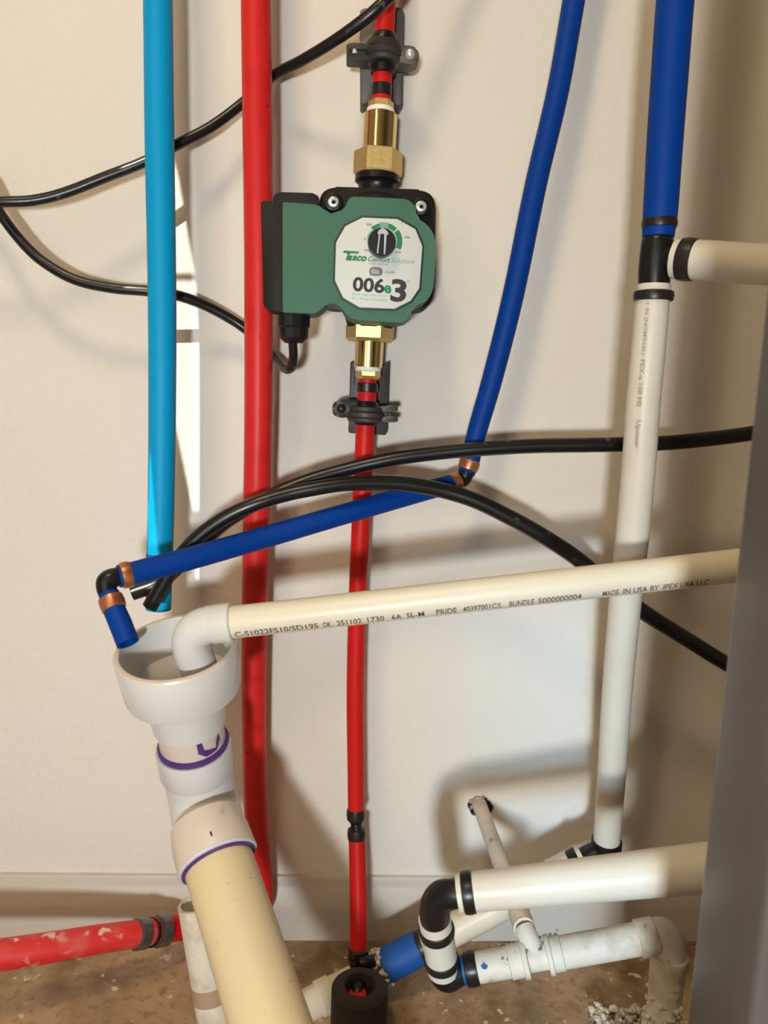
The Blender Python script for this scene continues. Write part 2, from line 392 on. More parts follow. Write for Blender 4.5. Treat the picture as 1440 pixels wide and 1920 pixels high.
def arc(c, r0, r1, a0, a1, n=14):
    pts = [(c[0]+r1*math.cos(math.radians(lerp(a0, a1, k/n))), c[1]-r1*math.sin(math.radians(lerp(a0, a1, k/n)))) for k in range(n+1)]
    return pts + [(c[0]+r0*math.cos(math.radians(lerp(a0, a1, k/n))), c[1]-r0*math.sin(math.radians(lerp(a0, a1, k/n)))) for k in range(n, -1, -1)]
DC = (717.5, 452.5)
for a0, a1, m, r1 in ((-25, 37, 'ginkd', 37), (42, 70, 'ginkd', 36), (70, 100, 'ginkl', 36), (100, 130, 'ginkd', 34), (134, 168, 'ginkl', 30), (168, 200, 'ginkl', 29)):
    flat('dial_scale', arc(DC, 27, r1, a0, a1), DL, m, lp)
kn = solid('dial_knob', circle(716, 453.5, 26, 40, 27), .142, .129, 'black', pump, .0015)
flat('pointer', [(706.5, 475), (709, 475.3), (713, 438.5), (720.5, 438.8), (719.5, 476.6), (722, 477), (725, 441), (728.5, 439), (727, 434), (719.5, 427.5), (716.5, 427.5), (709, 433), (708, 438), (710.5, 440)], .14225, 'greyline', kn)
for body, bl, br, h, m, bold, sh in (
        ('aco', (660, 488.5), (687, 490.5), 10, 'ginkd', .04, .3), ('Comfort', (690, 490), (731, 492.5), 10, 'ginkd', .012, .3),
        ('Solutions', (733, 492.5), (778, 495.5), 10, 'ginkl', .0, .3), ('HVAC SYSTEMS', (692, 495.5), (728, 497.5), 2.6, 'greyb', 0, 0),
        ('006', (660.5, 546), (720, 550.5), 28, 'ink', .03, 0), ('e', (719.5, 549.5), (733, 550.5), 15.5, 'ginkd', .03, 0),
        ('3', (731, 565), (760.5, 567.5), 43, 'ink', .03, 0), ('TM', (762, 529), (767, 529.3), 3, 'ink', 0, 0),
        ('ECM High-Efficiency', (660, 555), (724, 558), 6, 'ginkl', 0, 0), ('Hot Water Circulator', (660, 561.5), (727, 565), 5.5, 'ginkl', 0, 0),
        ('MIN', (683, 471.5), (692.5, 472), 4.5, 'ink', 0, 0), ('MAX', (742, 475), (752, 475.5), 4.5, 'ink', 0, 0),
        ('50%', (687, 423.5), (697, 423), 4.5, 'ink', 0, 0), ('100', (758, 447), (768, 447.5), 4.5, 'ink', 0, 0),
        ('5', (683, 450), (686.5, 450), 5, 'ginkd', 0, 0), ('7', (752, 420), (755, 420), 4, 'ginkd', 0, 0),
        ('mode', (723, 512), (739, 512.6), 4.5, 'ink', 0, 0)):
    flat_text('lettering', body, bl, br, h, DL, m, lp, bold, sh)
flat('logo_mark', [(645, 469.5), (673, 471.5), (671.5, 475.5), (657, 474.7), (656, 478), (651, 477.5), (650, 474.5), (643, 474)], DL, 'ginkd', lp)
flat('logo_mark', [(650.5, 478.5), (661, 479), (658.5, 489), (648, 488)], DL, 'ginkd', lp)
solid('mode_button', roundpoly([(692.5, 500.5), (717, 501.5), (716.5, 517), (692, 516)], 7, 4), .1318, .129, 'greyb', pump, .0006)
solid('button_face', roundpoly([(696, 503.5), (713.5, 504), (713, 514), (695.8, 513.5)], 4.5, 4), .1321, .129, 'greyb2', pump, .0003)
for sx, sy, r in ((625, 378, 10.5), (789.5, 386.5, 10.5)):
    solid('bolt_seat', circle(sx, sy, r*1.7, 28), .0905, .08, 'black', pump, .001)
    s = solid('flange_bolt', circle(sx, sy, r, 28), .102, .088, 'silver', pump, .001)
    solid('hex_socket', circle(sx+.5, sy+1, r*.42, 6), .1022, .1, 'dark', s, 0)
# union above, then the red stub
HEX = math.pi/6*0
stack('union_nut', [(274, 88), (276, 92), (314, 92), (318, 87)], 'brassd', pump, 6, 0.50, 20)
stack('tailpiece', [(206, 60), (208, 64), (276, 63)], 'brass', pump, 40)
stack('thread_tape', [(195, 46), (197, 52), (208, 54), (209, 48)], 'tape', pump, 20)
stack('hex_adapter', [(182, 38), (184, 48), (197, 48)], 'brassd', pump, 6, 0.5, 20)
stack('union_nut', [(600, 88), (603, 91), (627, 90), (633, 80)], 'brassd', pump, 6, 0.62, 20)
stack('tailpiece', [(630, 54), (683, 53)], 'brass', pump, 40)
stack('thread_tape', [(681, 46), (682, 49), (690, 49), (692, 44)], 'tape', pump, 20)
stack('hex_adapter', [(690, 48), (700, 48), (706, 40)], 'brassd', pump, 6, 0.5, 20)
# cable gland
g0 = P(551, 584, .107)
def drop(y, x=551): return P(x, y, .107)
lathe('cable_gland', drop(584), drop(644), [(0, rad(g0, 60)), ((drop(612)-g0).length, rad(g0, 60)), ((drop(616)-g0).length, rad(g0, 55)), ((drop(634)-g0).length, rad(g0, 53)), ((drop(643)-g0).length, rad(g0, 34))], 'black', pump, 12, 0, 25)

# ------------------------------------------------------------------ power cord of the pump
cord = [(549, 640, .107, 17), (550, 668, .10, 17), (546, 690, .085, 17), (532, 690, .058, 17), (512, 668, .032, 18), (462, 618, .022, 19), (400, 580, .03, 19.5), (340, 556, .042, 20), (280, 546, .048, 20), (210, 540, .05, 20), (140, 524, .05, 20), (80, 490, .05, 20), (40, 452, .05, 20), (-2, 396, .05, 20), (-45, 320, .05, 20), (-120, 290, .05, 20), (-175, 335, .055, 20), (-130, 375, .065, 20), (-60, 382, .07, 20), (0, 378.5, .07, 20), (60, 376, .065, 20), (120, 362, .06, 20), (200, 331, .055, 20), (272, 303, .05, 20), (330, 272, .046, 20), (395, 238, .038, 20), (455, 193, .03, 19), (512, 142, .034, 19), (565, 114, .05, 20), (620, 81, .066, 21), (665, 50, .078, 22), (705, 18, .085, 23), (740, -18, .085, 24), (780, -80, .08, 24)]
tag(sweep('power_cord', ctl(cord) + [(Vector((.16, -.04, 1.3)), .0065), (Vector((.2, -.03, 1.7)), .0065), (Vector((.2, -.03, ZC)), .0065)], 'hose', None, 6, 16), 'black power cord looping from the green pump behind the red and cyan pipes', 'cord')

# ------------------------------------------------------------------ thin red pipe above the pump, its clamp
def axline(name, y0, y1, wpx, m, parent): return stack(name, [(y0, wpx), (y1, wpx)], m, parent, 28)
up = thing('red_pipe', 'short thin red pipe entering the top of the green pump', 'pipe', axp(184))
a0 = axp(-260)
axline('pipe', -1700, 186, 37, 'red2', up); stack('crimp_ring', [(153, 36), (154, 39), (174, 39), (175, 36)], 'ring', up)
def clamp(name, label, plate, yr, liner, left, right, m, fork):
    c = thing(name, label, 'pipe clamp', P(plate[0][0], plate[-1][1], 0), 'pipe clamps on the wall')
    solid('mounting_plate', plate, .026, .001, m, c, .002)
    y0, y1 = yr; h = y1-y0
    stack('strap', [(y0, 62), (y0+h*.05, 67), (y0+h*.28, 69), (y0+h*.34, 65), (y0+h*.40, 72), (y0+h*.66, 73), (y0+h*.72, 67), (y0+h*.78, 70), (y1-h*.05, 68), (y1, 62)], 'bracketd', c)
    stack('rubber_liner', liner, 'black', c)
    for (ex, ey), isfork in ((left, fork == 'left'), (right, fork == 'right')):
        sgn = -1 if ex < 700 else 1; ix = ex - sgn*34
        if isfork:
            for dy in (-10, 10):
                solid('fork_prong', roundpoly([(ix, ey+dy-5), (ex-sgn*2, ey+dy-7), (ex+sgn*12, ey+dy-6), (ex+sgn*13, ey+dy+4), (ex+sgn*3, ey+dy+5), (ix, ey+dy+6)], [0, 4, 6, 5, 3, 0], 4), .060, .042, 'bracketd', c, .0015)
            solid('hinge_block', roundpoly([(ix, ey-13), (ex-sgn*5, ey-10), (ex-sgn*5, ey+10), (ix, ey+13)], 3, 3), .056, .040, 'bracketd', c, .0015)
            lathe('screw', P(ex-sgn*3, ey, .060), P(ex-sgn*3, ey, .05), [(0, .0012), (.001, .0026), (.012, .0026)], 'silver' if m == 'bracket' else 'bracketd', c, 14)
        else:
            solid('ear', roundpoly([(ix, ey-17), (ex+sgn*2, ey-17), (ex+sgn*17, ey-10), (ex+sgn*17, ey+12), (ex+sgn*2, ey+18), (ix, ey+15)], [0, 8, 12, 12, 8, 0], 5), .058, .038, m if m == 'bracketd' else 'bracket', c, .003)
            lathe('screw', P(ex, ey, .0615), P(ex, ey, .05), [(0, .0012), (.0010, .0036), (.0025, .0048), (.012, .0048)], 'silver' if m == 'bracket' else 'ring', c, 18)
    return c
clamp('pipe_clamp', 'grey plastic pipe clamp holding the thin red pipe above the green pump',
      roundpoly([(675, 16), (757, 14), (753, 200), (741, 196), (737, 180), (699, 178), (692, 190), (676, 198)], [8, 8, 8, 2, 8, 8, 2, 8], 4), (80, 118), [(64, 40), (65, 44), (80, 58), (118, 58), (122, 48), (134, 45), (135, 41)], (662, 97), (769, 102), 'bracket', 'left')
clamp('pipe_clamp', 'charcoal plastic pipe clamp holding the thin red pipe below the green pump',
      roundpoly([(657, 676), (668, 684), (671, 706), (711, 708), (717, 684), (730, 676), (725, 816), (653, 812)], [5, 4, 8, 8, 4, 5, 5, 5], 4), (761, 792), [(750, 38), (751, 41), (762, 48), (792, 50), (798, 42)], (640, 766), (734, 777), 'bracketd', 'right')

# ------------------------------------------------------------------ thin red pipe below the pump, down to the floor sleeve
lo = thing('red_pipe', 'long thin red pipe from below the green pump to the black floor sleeve', 'pipe', P(675, 1860, .13))
p_bot = P(686, 780, .05)
lr = [(axp(703), rad(axp(703), 34)), (axp(750), rad(axp(750), 36)), (p_bot, rad(p_bot, 36))] + ctl([(678, 950, .05, 35), (670, 1130, .05, 33.5), (666, 1300, .052, 32.5), (667, 1450, .056, 31), (667.5, 1522, .06, 30)])
sweep('pipe', lr, 'red2', lo, 8, 24)
stack('crimp_ring', [(714, 37), (715, 40), (731, 40), (732, 37)], 'ring', lo)
lr2 = ctl([(669, 1568, .064, 31), (671, 1640, .075, 31.5), (672, 1720, .09, 32.5), (672, 1785, .105, 33)])
sweep('pipe', lr2, 'red2', lo, 8, 24)
def band(parent, y0, y1, x, d, wpx, m, name='crimp_ring'):
    a = P(x, y0, d); b = P(x+(y1-y0)*.01, y1, d+.002); return ringband(name, a, b, rad(a, wpx), m, parent)
band(lo, 1516, 1537, 667, .059, 33, 'ring'); band(lo, 1553, 1574, 668.5, .063, 33, 'ring')
sweep('coupling', ctl([(667, 1534, .0605, 29), (668, 1539, .061, 27), (668, 1544, .061, 21), (668, 1549, .062, 21), (668.5, 1555, .063, 28)]), 'black', lo, 4, 20)
band(lo, 1778, 1808, 672, .106, 37, 'ring')
sweep('floor_elbow', ctl([(672, 1800, .112, 34), (671, 1822, .118, 27), (672, 1838, .128, 26), (671, 1856, .146, 30), (670, 1885, .153, 34)]), 'black', lo, 5, 20)
sweep('pipe', ctl([(670, 1862, .155, 33), (671, 1890, .155, 34), (672, 1935, .155, 34)]), 'red2', lo, 4, 20)
sweep('elbow_lug', ctl([(674, 1806, .118, 26), (686, 1806, .118, 26), (702, 1802, .116, 22)]), 'black', lo, 4, 16)
# foam sleeve round it
sv = P(675, 1845, .155); svb = Vector((sv.x, sv.y, 0.0)); r = rad(sv, 106); ri = rad(sv, 56); Ls = (sv-svb).length
tag(lathe('foam_sleeve', sv, svb, [(0.002, r-.003), (0, r-.006), (0, ri+.001), (.002, ri), (Ls, ri), (Ls, r), (.005, r)], 'foam', None, 40, 0, 38, True), 'black foam sleeve around the foot of the thin red pipe on the floor', 'pipe sleeve')

# ------------------------------------------------------------------ royal blue line: slanting riser, elbow, cross run, elbow, spout
bl = thing('blue_pipe', 'slender blue pipe with copper rings bending from the wall across to the drain funnel', 'pipe', P(240, 1205, .2))
sweep('riser', up_to(1120, -260, .05, 42) + ctl([(1120, -260, .05, 42), (1096, -120, .05, 42), (1076, 0, .05, 42), (1046, 170, .05, 42), (1005, 345, .05, 41.5), (962, 555, .05, 40.5), (922, 715, .05, 39), (893, 815, .052, 37), (881, 868, .055, 35)]), 'blue', bl, 8, 24)
ringband('crimp_ring', P(883, 862, .055), P(876, 881, .056), rad(P(880, 870, .055), 38), 'copper', bl)
sweep('elbow', ctl([(877, 878, .056, 31), (873, 890, .057, 30), (868, 899, .058, 29), (858, 904, .061, 30), (848, 907, .063, 30)]), 'black', bl, 6, 20)
ringband('pipe_end', P(876.5, 881, .056), P(874, 888, .057), rad(P(875, 884, .056), 33), 'blue', bl, 0)
ringband('crimp_ring', P(860, 902, .060), P(846, 908, .064), rad(P(853, 905, .062), 37), 'copper', bl)
sweep('cross_run', ctl([(852, 905.5, .062, 35), (800, 920, .070, 36), (700, 948, .088, 38.5), (600, 977, .106, 40), (480, 1012, .128, 42), (360, 1046, .160, 43.5), (280, 1067, .178, 44.5), (246, 1076, .186, 44.5), (222, 1081, .191, 43)]), 'blue', bl, 8, 24)
ringband('crimp_ring', P(247, 1075.5, .1855), P(226, 1080.5, .190), rad(P(236, 1078, .188), 49), 'copper', bl)
sweep('elbow', ctl([(224, 1081, .190, 36), (208, 1085, .194, 38), (200, 1091, .196, 38), (200, 1103, .198, 37), (205, 1120, .201, 34)]), 'black', bl, 6, 24)
sp = ctl([(204, 1112, .200, 37), (211, 1135, .205, 40), (226, 1170, .213, 42), (240, 1206, .222, 42)])
sweep('spout', sp, 'blue', bl, 6, 24, hollow=.0028)
ringband('crimp_ring', P(206, 1119, .2015), P(215, 1143, .207), rad(P(212, 1133, .205), 45), 'copper', bl)

# ------------------------------------------------------------------ two black hoses across the middle
h2 = [(1470, 1300, .1, 29), (1360, 1243, .1, 29), (1290, 1200, .1, 29), (1210, 1150, .1, 30), (1150, 1104, .1, 30), (1080, 1046, .1, 30), (1010, 1000, .1, 30), (950, 967, .1, 30), (890, 938, .1, 30), (830, 920, .1, 29), (770, 909, .103, 29), (720, 905.5, .106, 28), (650, 907, .112, 28), (600, 914, .116, 28), (540, 926, .12, 28), (480, 944, .126, 28), (430, 966, .128, 28), (380, 1000, .1285, 28), (340, 1040, .1285, 28), (312, 1084, .1285, 29), (281, 1138, .1285, 29)]
tag(sweep('hose', right_to(P(1470, 1300, .1)-Vector((0, 0, .1)), .0085) + ctl(h2), 'hose', None, 6, 18, .0018), 'black hose arching across the middle and dropping to the right below the white pipe', 'hose', 'black hoses')
h1 = [(1500, 796, .09, 28), (1412, 812, .09, 28), (1330, 823, .09, 28), (1240, 831, .09, 28), (1120, 834, .088, 28), (1000, 836, .086, 28), (900, 842, .086, 27), (830, 848, .086, 27), (740, 860, .088, 27), (650, 880, .09, 27), (580, 900, .095, 27), (520, 924, .101, 27), (470, 950, .107, 26), (420, 982, .111, 26), (370, 1026, .113, 26), (330, 1066, .112, 28), (296, 1094, .1125, 29), (248, 1112, .116, 29)]
tag(sweep('hose', right_to(P(1500, 796, .09), .008) + ctl(h1), 'hose', None, 6, 18, .0018), 'black hose crossing in front of the slanting blue pipe and running level to the right', 'hose', 'black hoses')

# ------------------------------------------------------------------ white drain funnel and the yellowed drain
dr = thing('drain_stack', 'white plastic drain funnel with purple primer on a yellowed drain pipe', 'drain', P(500, 1900, .33))
b0 = P(331, 1213, .222); b1 = P(371, 1443, .186); LB = (b1-b0).length
R0 = rad(b0, 230); R1 = R0*.935; RN = .0335; RPp = .0298
lathe('funnel', b0, b1, [(0, R0-.0052), (-.0005, R0-.004), (0, R0-.001), (.002, R0), (LB*.30, R1+.001), (LB*.325, R1-.0003), (LB*.338, R1-.004), (LB*.342, RN+.004), (LB*.35, RN+.001), (LB*.60, RN-.001), (LB*.61, RN-.004), (LB*.61, .026), (LB*.40, .026), (LB*.36, .027), (LB*.30, R1-.016), (LB*.26, R1-.005), (.003, R0-.0055)], 'pvcw', dr, 48, 0, 38, True)
lathe('pipe', b0+(b1-b0)*.45, b1, [(0, RPp-.004), (0, RPp), (LB*.45, RPp), (LB*.45, RPp-.004)], 'pinkpvc', dr, 40, 0, 38, True)
lathe('rim_edge', b0, b1, [(-.0008, R0-.0046), (-.0010, R0-.0025), (-.0006, R0-.0008), (.0012, R0+.0002), (.0016, R0-.002), (.0012, R0-.0052)], 'pinkpvc', dr, 48, 0, 38, True)
ringband('purple_primer_band', b0+(b1-b0)*.748, b0+(b1-b0)*.81, RPp+.0024, 'purple', dr, 0)
def primer_smear(pts, m='purple'):
    bmx = bmesh.new(); ax = (b1-b0).normalized(); n0 = Vector((0, -1, 0)); n = (n0-ax*n0.dot(ax)).normalized(); bn = ax.cross(n)
    vs = [[bmx.verts.new(b0 + ax*(LB*t) + (n*math.cos(a)+bn*math.sin(a))*(RPp+.0006)) for t, a in row] for row in pts]
    for p, q in zip(vs, vs[1:]):
        for k in range(len(p)-1): bmx.faces.new((p[k], p[k+1], q[k+1], q[k]))
    return bmx
sg = 1.0 if (b1-b0).normalized().cross(Vector((0, -1, 0))).x > 0 else -1.0
rows = [[(.61, sg*(.35+.05*k)), (.69+.012*k, sg*(.36+.06*k))] for k in range(4)] + [[(.68+.01*k, sg*(.55+.13*k)), (.735-.002*k, sg*(.57+.13*k))] for k in range(4)] + [[(.66-.02*k, sg*(.98+.06*k)), (.71-.02*k, sg*(1.03+.06*k))] for k in range(3)]
finish('purple_primer_smear', primer_smear(rows), 'purple', dr)
RH = .0345
lathe('elbow_socket', b0+(b1-b0)*.785, b1, [(0, RPp+.0004), (0, RH-.0005), (.0015, RH), (LB*.215-.002, RH), (LB*.215, RH-.001), (LB*.215+.001, RPp+.0015)], 'pvcw', dr, 40)
e = [(b1-(b1-b0)*.02, .0318), (P(379, 1485, .184), .0318), (P(386, 1522, .190), .0318), (P(394, 1556, .207), .0322), (P(402, 1585, .224), .0325)]
sweep('elbow', e, 'pvcw', dr, 8, 36)
q0 = P(410, 1618, .244); q1 = P(501, 1900, .335); dq = (q1-q0).normalized()
lathe('elbow_outlet', q0-dq*.040, q0, [(0, .0318), (.006, .0330), (.018, .0346), (.036, .0352), (.0375, .0350)], 'pinkpvc', dr, 40)
lathe('socket_lip', q0-dq*.003, q0, [(0, .0351), (.0012, .0356), (.0026, .0352), (.003, .0335)], 'pvcw', dr, 40)
ringband('purple_primer_band', q0-dq*.001, q0+dq*.0020, .0330, 'purple', dr, 0)
lathe('pipe', q0-dq*.02, q1, [(0, .0301), ((q1-q0).length+(q1.z-.03)/abs(dq.z), .0301)], 'beige', dr, 40)
# pen mark on the outlet
pm = P(396, 1564, .262)
bmx = bmesh.new(); bmx.faces.new([bmx.verts.new(PD(x, y, dep(q0)-.047)) for x, y in ((394, 1557), (397, 1560), (399, 1567), (397, 1569), (393, 1563))]); finish('pen_mark', bmx, 'ink', dr)

# open stub pipe behind it
st = thing('stub_pipe', 'dirty white open-topped stub pipe standing behind the yellowed drain pipe', 'pipe', PF(405, 1930))
s0 = P(370, 1692, .150); s1 = P(409, 1925, .165); ds = (s1-s0).normalized(); s2 = s1 + ds*((s1.z)/abs(ds.z)); rs = .0196; LS = (s2-s0).length
lathe('pipe', s0, s2, [(0, rs-.003), (0, rs), (LS, rs), (LS, rs-.003)], 'dirtypvc', st, 36, 0, 38, True)
st['label'] = st['label']
k0 = s0+ds*((P(394, 1838, .16)-s0).length); ringband('tape_band', k0, k0+ds*.018, rs+.0006, 'brown', st, 0)

# ------------------------------------------------------------------ cream condensate pipe with elbow into the funnel
cp = thing('condensate_pipe', 'long cream plastic pipe with printed lettering and a white elbow dipping into the funnel', 'pipe', P(372, 1250, .225))
c0 = P(415, 1169, .246); c1 = P(1386, 1060, .278); cdv = (c1-c0).normalized(); CR = .0136
lathe('pipe', c0, c1, [(0, CR), ((c1-c0).length+.68, CR)], 'pvc', cp, 36)
hub = P(436, 1166.5, .2465)
lathe('elbow_socket', hub, hub-cdv, [(-.0002, CR+.0003), (0, .0158), (.001, .0166), (.016, .0164), (.020, .0150)], 'pvcw', cp, 36)
sweep('elbow', [(hub-cdv*.015, .0158), (P(392, 1171, .245), .0158), (P(370, 1180, .243), .0158), (P(359, 1196, .24), .016), (P(360, 1217, .236), .0163), (P(367, 1236, .232), .0162), (P(375, 1256, .228), .0158)], 'pvcw', cp, 7, 32)
def along(px):                                     # metres along the pipe at picture column px
    lo_, hi_ = -.1, 1.2
    for _ in range(40):
        mid = (lo_+hi_)/2; v = c0+cdv*mid-CAM
        if 720+F_PX*v.dot(RT)/v.dot(FW) < px: lo_ = mid
        else: hi_ = mid
    return lo_
for body, xa, xb in (('C-S1022FS10/SD195', 443, 597), ('OK', 606, 621), ('251102', 631, 677), ('1730', 688, 719), ('6A', 733, 751), ('SL-M', 760, 793), ('PRIDE', 815, 853), ('40397001C/L', 864, 937), ('BUNDLE', 950, 996), ('5000000004', 1003, 1083), ('MADE', 1122, 1152), ('IN USA BY', 1160, 1226), ('IPEX USA LLC', 1234, 1318)):
    pipe_text('lettering', body, c0, c1, CR, along(xa), along(xb), math.radians(50), .0062, 'pipeink', cp, .012)

# ------------------------------------------------------------------ right-hand riser: blue above, black tee, white below
rz = thing('riser_pipe', 'thick vertical riser, blue above a black tee and white below, at the right', 'pipe', P(1134, 1595, .108))
sweep('blue_pipe', up_to(1292, -260, .2, 70) + ctl([(1292, -260, .2, 70), (1266, 0, .2, 69), (1257, 120, .2, 68), (1247, 260, .2, 66), (1238, 400, .2, 63), (1234, 445, .2, 58)]), 'blue', rz, 8, 32)
ringband('crimp_ring', P(1237, 410, .2), P(1236, 429, .2), rad(P(1237, 420, .2), 63), 'ring', rz)
sweep('tee_body', ctl([(1234.5, 440, .2, 44), (1234, 444, .2, 52), (1233, 452, .2, 59), (1230, 480, .2, 60), (1227, 510, .2, 59), (1226, 540, .2, 57)]), 'black', rz, 5, 28)
sweep('tee_branch', ctl([(1234, 484, .2, 50), (1255, 485, .207, 50), (1274, 486, .213, 54)]), 'black', rz, 4, 24)
sweep('white_pipe', ctl([(1226, 534, .2, 62), (1224, 560, .2, 62), (1216, 650, .2, 62), (1206, 760, .198, 62), (1197, 880, .192, 62), (1186, 1000, .184, 61), (1172, 1130, .168, 59), (1157, 1300, .142, 55), (1147, 1450, .122, 52), (1137, 1582, .108, 49)]), 'white', rz, 8, 32)
ringband('crimp_ring', P(1226, 546, .2), P(1224.5, 565, .2), rad(P(1225, 556, .2), 72), 'ring', rz)
br = ctl([(1265, 485, .212, 72), (1300, 487, .222, 72), (1350, 490, .238, 73), (1425, 496, .262, 74), (1540, 502, .3, 76)])
sweep('branch_pipe', br + right_to(br[-1][0]-Vector((0, .02, 0)), br[-1][1]), 'white', rz, 6, 32)
ringband('crimp_ring', P(1276, 486, .216), P(1303, 487.5, .224), rad(P(1290, 486, .22), 77), 'ring', rz)
ringband('crimp_ring', P(1138, 1574, .109), P(1136, 1592, .107), rad(P(1137, 1583, .108), 55), 'black', rz)
def riser_word(body, xa, ya, xb, yb, dd_, arc_, bold):
    p0, p1 = P(xa, ya, dd_), P(xb, yb, dd_)          # reads downwards, letters' tops to the right
    pipe_text('lettering', body, p0, p1, rad(p0, 63), 0, (p1-p0).length, math.radians(0), arc_, 'fadeink', rz, bold)
riser_word('1 IN (NOMINAL)', 1213, 572, 1205, 668, .2, .0038, .02)
riser_word('PEX-a 100 PSI', 1205, 676, 1197.5, 762, .199, .0038, .02)
riser_word('Uponor', 1196.5, 787, 1193, 838, .196, .0048, .04)

# floor pipe leaving the foot of the riser
B0 = PD(1112, 1606, .838); B1 = PD(752, 1795, .848); BM = PD(675, 1835, .860); BN = PD(600, 1873, .838); B2 = PD(540, 1905, .816)
fp = thing('floor_pipe', 'cream pipe with a blue wrapped section sloping down behind the black floor sleeve', 'pipe', B2)
RB = .0168
foot = P(1136, 1592, .107)
sweep('elbow', [(foot, .0145), (P(1131, 1602, .108), .0145), (lerp(B0, B1, -.01), .0140), (lerp(B0, B1, .06), .0138)], 'black', fp, 6, 20)
sweep('pipe', [(lerp(B0, B1, .04), .0162), (lerp(B0, B1, .5), RB), (B1, RB), (BM, RB), (BN, RB), (B2, RB), (B2+(B2-BN)*1.5, RB)], 'pvc', fp, 8, 32)
ringband('crimp_ring', lerp(B0, B1, .06), lerp(B0, B1, .105), .0178, 'black', fp)
def bx(px): return lerp(B0, B1, (1112-px)/360.0)
ringband('coupling_or_shadow_band', bx(800), bx(784), RB+.0012, 'ring', fp)
lathe('blue_sleeve', bx(790), bx(724), [(0, RB+.0004), (0, RB+.0016), ((bx(790)-bx(724)).length, RB+.0016), ((bx(790)-bx(724)).length, RB+.0004)], 'bluetape', fp, 32)
axf = (B1-B0).normalized(); nf = Vector((0, -1, 0)); nf = (nf-axf*nf.dot(axf)).normalized(); bf = axf.cross(nf)
grit('mortar_crust', [bx(random.uniform(704, 726))+(nf*math.cos(a)+bf*math.sin(a))*(RB+random.uniform(-.0005, .003)) for a in [random.uniform(0, 6.28) for _ in range(130)]], 'crust', fp, .0014, .0032)
ringband('coupling', lerp(BM, BN, .72), lerp(BM, BN, 1.05), RB+.002, 'pvc', fp, 0)

# ------------------------------------------------------------------ front white pipe with two black elbows
fw = thing('front_pipe', 'thick white pipe in front with black elbows and a short banded drop piece', 'pipe', PD(838, 1835, .67))
g0 = PD(858, 1675, .62); g1 = PD(1310, 1628, .60); gd = (g1-g0).normalized(); GR = .0147
lathe('pipe', g0, g1, [(0, GR), ((g1-g0).length, GR+.0036), ((g1-g0).length+.62, GR+.0036)], 'white', fw, 36)
def gx(px):
    lo_, hi_ = -.1, .6
    for _ in range(40):
        mid = (lo_+hi_)/2; v = g0+gd*mid-CAM
        if 720+F_PX*v.dot(RT)/v.dot(FW) < px: lo_ = mid
        else: hi_ = mid
    return g0+gd*lo_
ringband('crimp_ring', gx(867), gx(889), GR+.0014, 'black', fw)
n0 = PD(815, 1722, .645); n1 = PD(831, 1818, .668)
sweep('elbow', [(g0+gd*.004, .0112), (PD(845, 1676, .622), .0116), (PD(828, 1680, .627), .0124), (PD(818, 1694, .634), .0128), (PD(815, 1712, .640), .0128), (lerp(n0, n1, .05), .0126)], 'black', fw, 6, 28)
lathe('drop_piece', n0, n1, [(0, .0138), ((n1-n0).length, .0138)], 'white', fw, 32)
ringband('crimp_ring', lerp(n0, n1, .15), lerp(n0, n1, .30), .0149, 'ring', fw); ringband('crimp_ring', lerp(n0, n1, .74), lerp(n0, n1, .88), .0149, 'ring', fw)
D0 = PD(880, 1817, .667); D1 = PD(1232, 1754, .655); dd = (D1-D0).normalized()
def dx(px): return lerp(D0, D1, (px-880)/352.0)
sweep('elbow', [(lerp(n0, n1, .96), .0122), (PD(832, 1826, .67), .0122), (PD(840, 1833, .671), .0118), (PD(856, 1826, .669), .0108), (dx(872), .0106)], 'black', fw, 6, 28)
ringband('pipe_end', dx(867), dx(873), .0118, 'bluetape', fw, 0); ringband('crimp_ring', dx(872), dx(896), .0139, 'black', fw)

# grimy drain line with tee, elbow and mortar-splashed leg
pl = thing('tee_drain_line', 'grimy white plastic drain line with a tee and an elbow turning down at lower right', 'pipe', Vector((PD(1250, 1790, .65).x, PD(1250, 1790, .65).y, 0)))
def seg(name, xa, xb, r, m, parent, lip=0.0): return ringband(name, dx(xa), dx(xb), r, m, parent, lip)
seg('pipe', 890, 960, .0126, 'dirtypvc', pl); seg('tee_socket', 955, 984, .0138, 'dirtypvc', pl); seg('tee_collar', 980, 991, .0157, 'dirtypvc', pl)
seg('tee_body', 986, 1034, .0112, 'dirtypvc', pl); seg('tee_collar', 1026, 1036, .0160, 'dirtypvc', pl); seg('tee_socket', 1032, 1056, .0142, 'dirtypvc', pl)
seg('pipe', 1050, 1205, .0132, 'dirtypvc', pl); seg('elbow_socket', 1196, 1231, .0152, 'dirtypvc', pl)
v0 = PD(1254, 1796, .652); v1 = Vector((v0.x, v0.y, 0)); Lv = (v1-v0).length
sweep('elbow', [(dx(1226), .0132), (PD(1242, 1752, .654), .0136), (PD(1252, 1762, .653), .0138), (PD(1255, 1780, .652), .0136), (v0, .0132)], 'dirtypvc', pl, 7, 28)
lathe('elbow_socket', v0-Vector((0, 0, -.004)), v1, [(0, .0132), (0, .0156), (.004, .0158), (.006, .0148), (.024, .0146), (.025, .0134)], 'dirtypvc', pl, 32)
lathe('leg', v0, v1, [(.01, .0138), (Lv, .0138)], 'dirtypvc', pl, 32)
grit('mortar_crust', [v0+Vector((math.cos(a)*.0138, math.sin(a)*.0138, -random.uniform(.02, .05)-random.random()**.5*.09)) for a in [random.uniform(0, 6.28) for _ in range(650)]], 'crust', pl, .0012, .0032)
grit('mortar_crust', [dx(random.uniform(940, 1060))+Vector((random.uniform(-.002, .002), random.uniform(-.009, .012), .0118+random.uniform(-.003, .002))) for _ in range(60)], 'greymortar', pl, .0006, .0016)
bmx = bmesh.new()
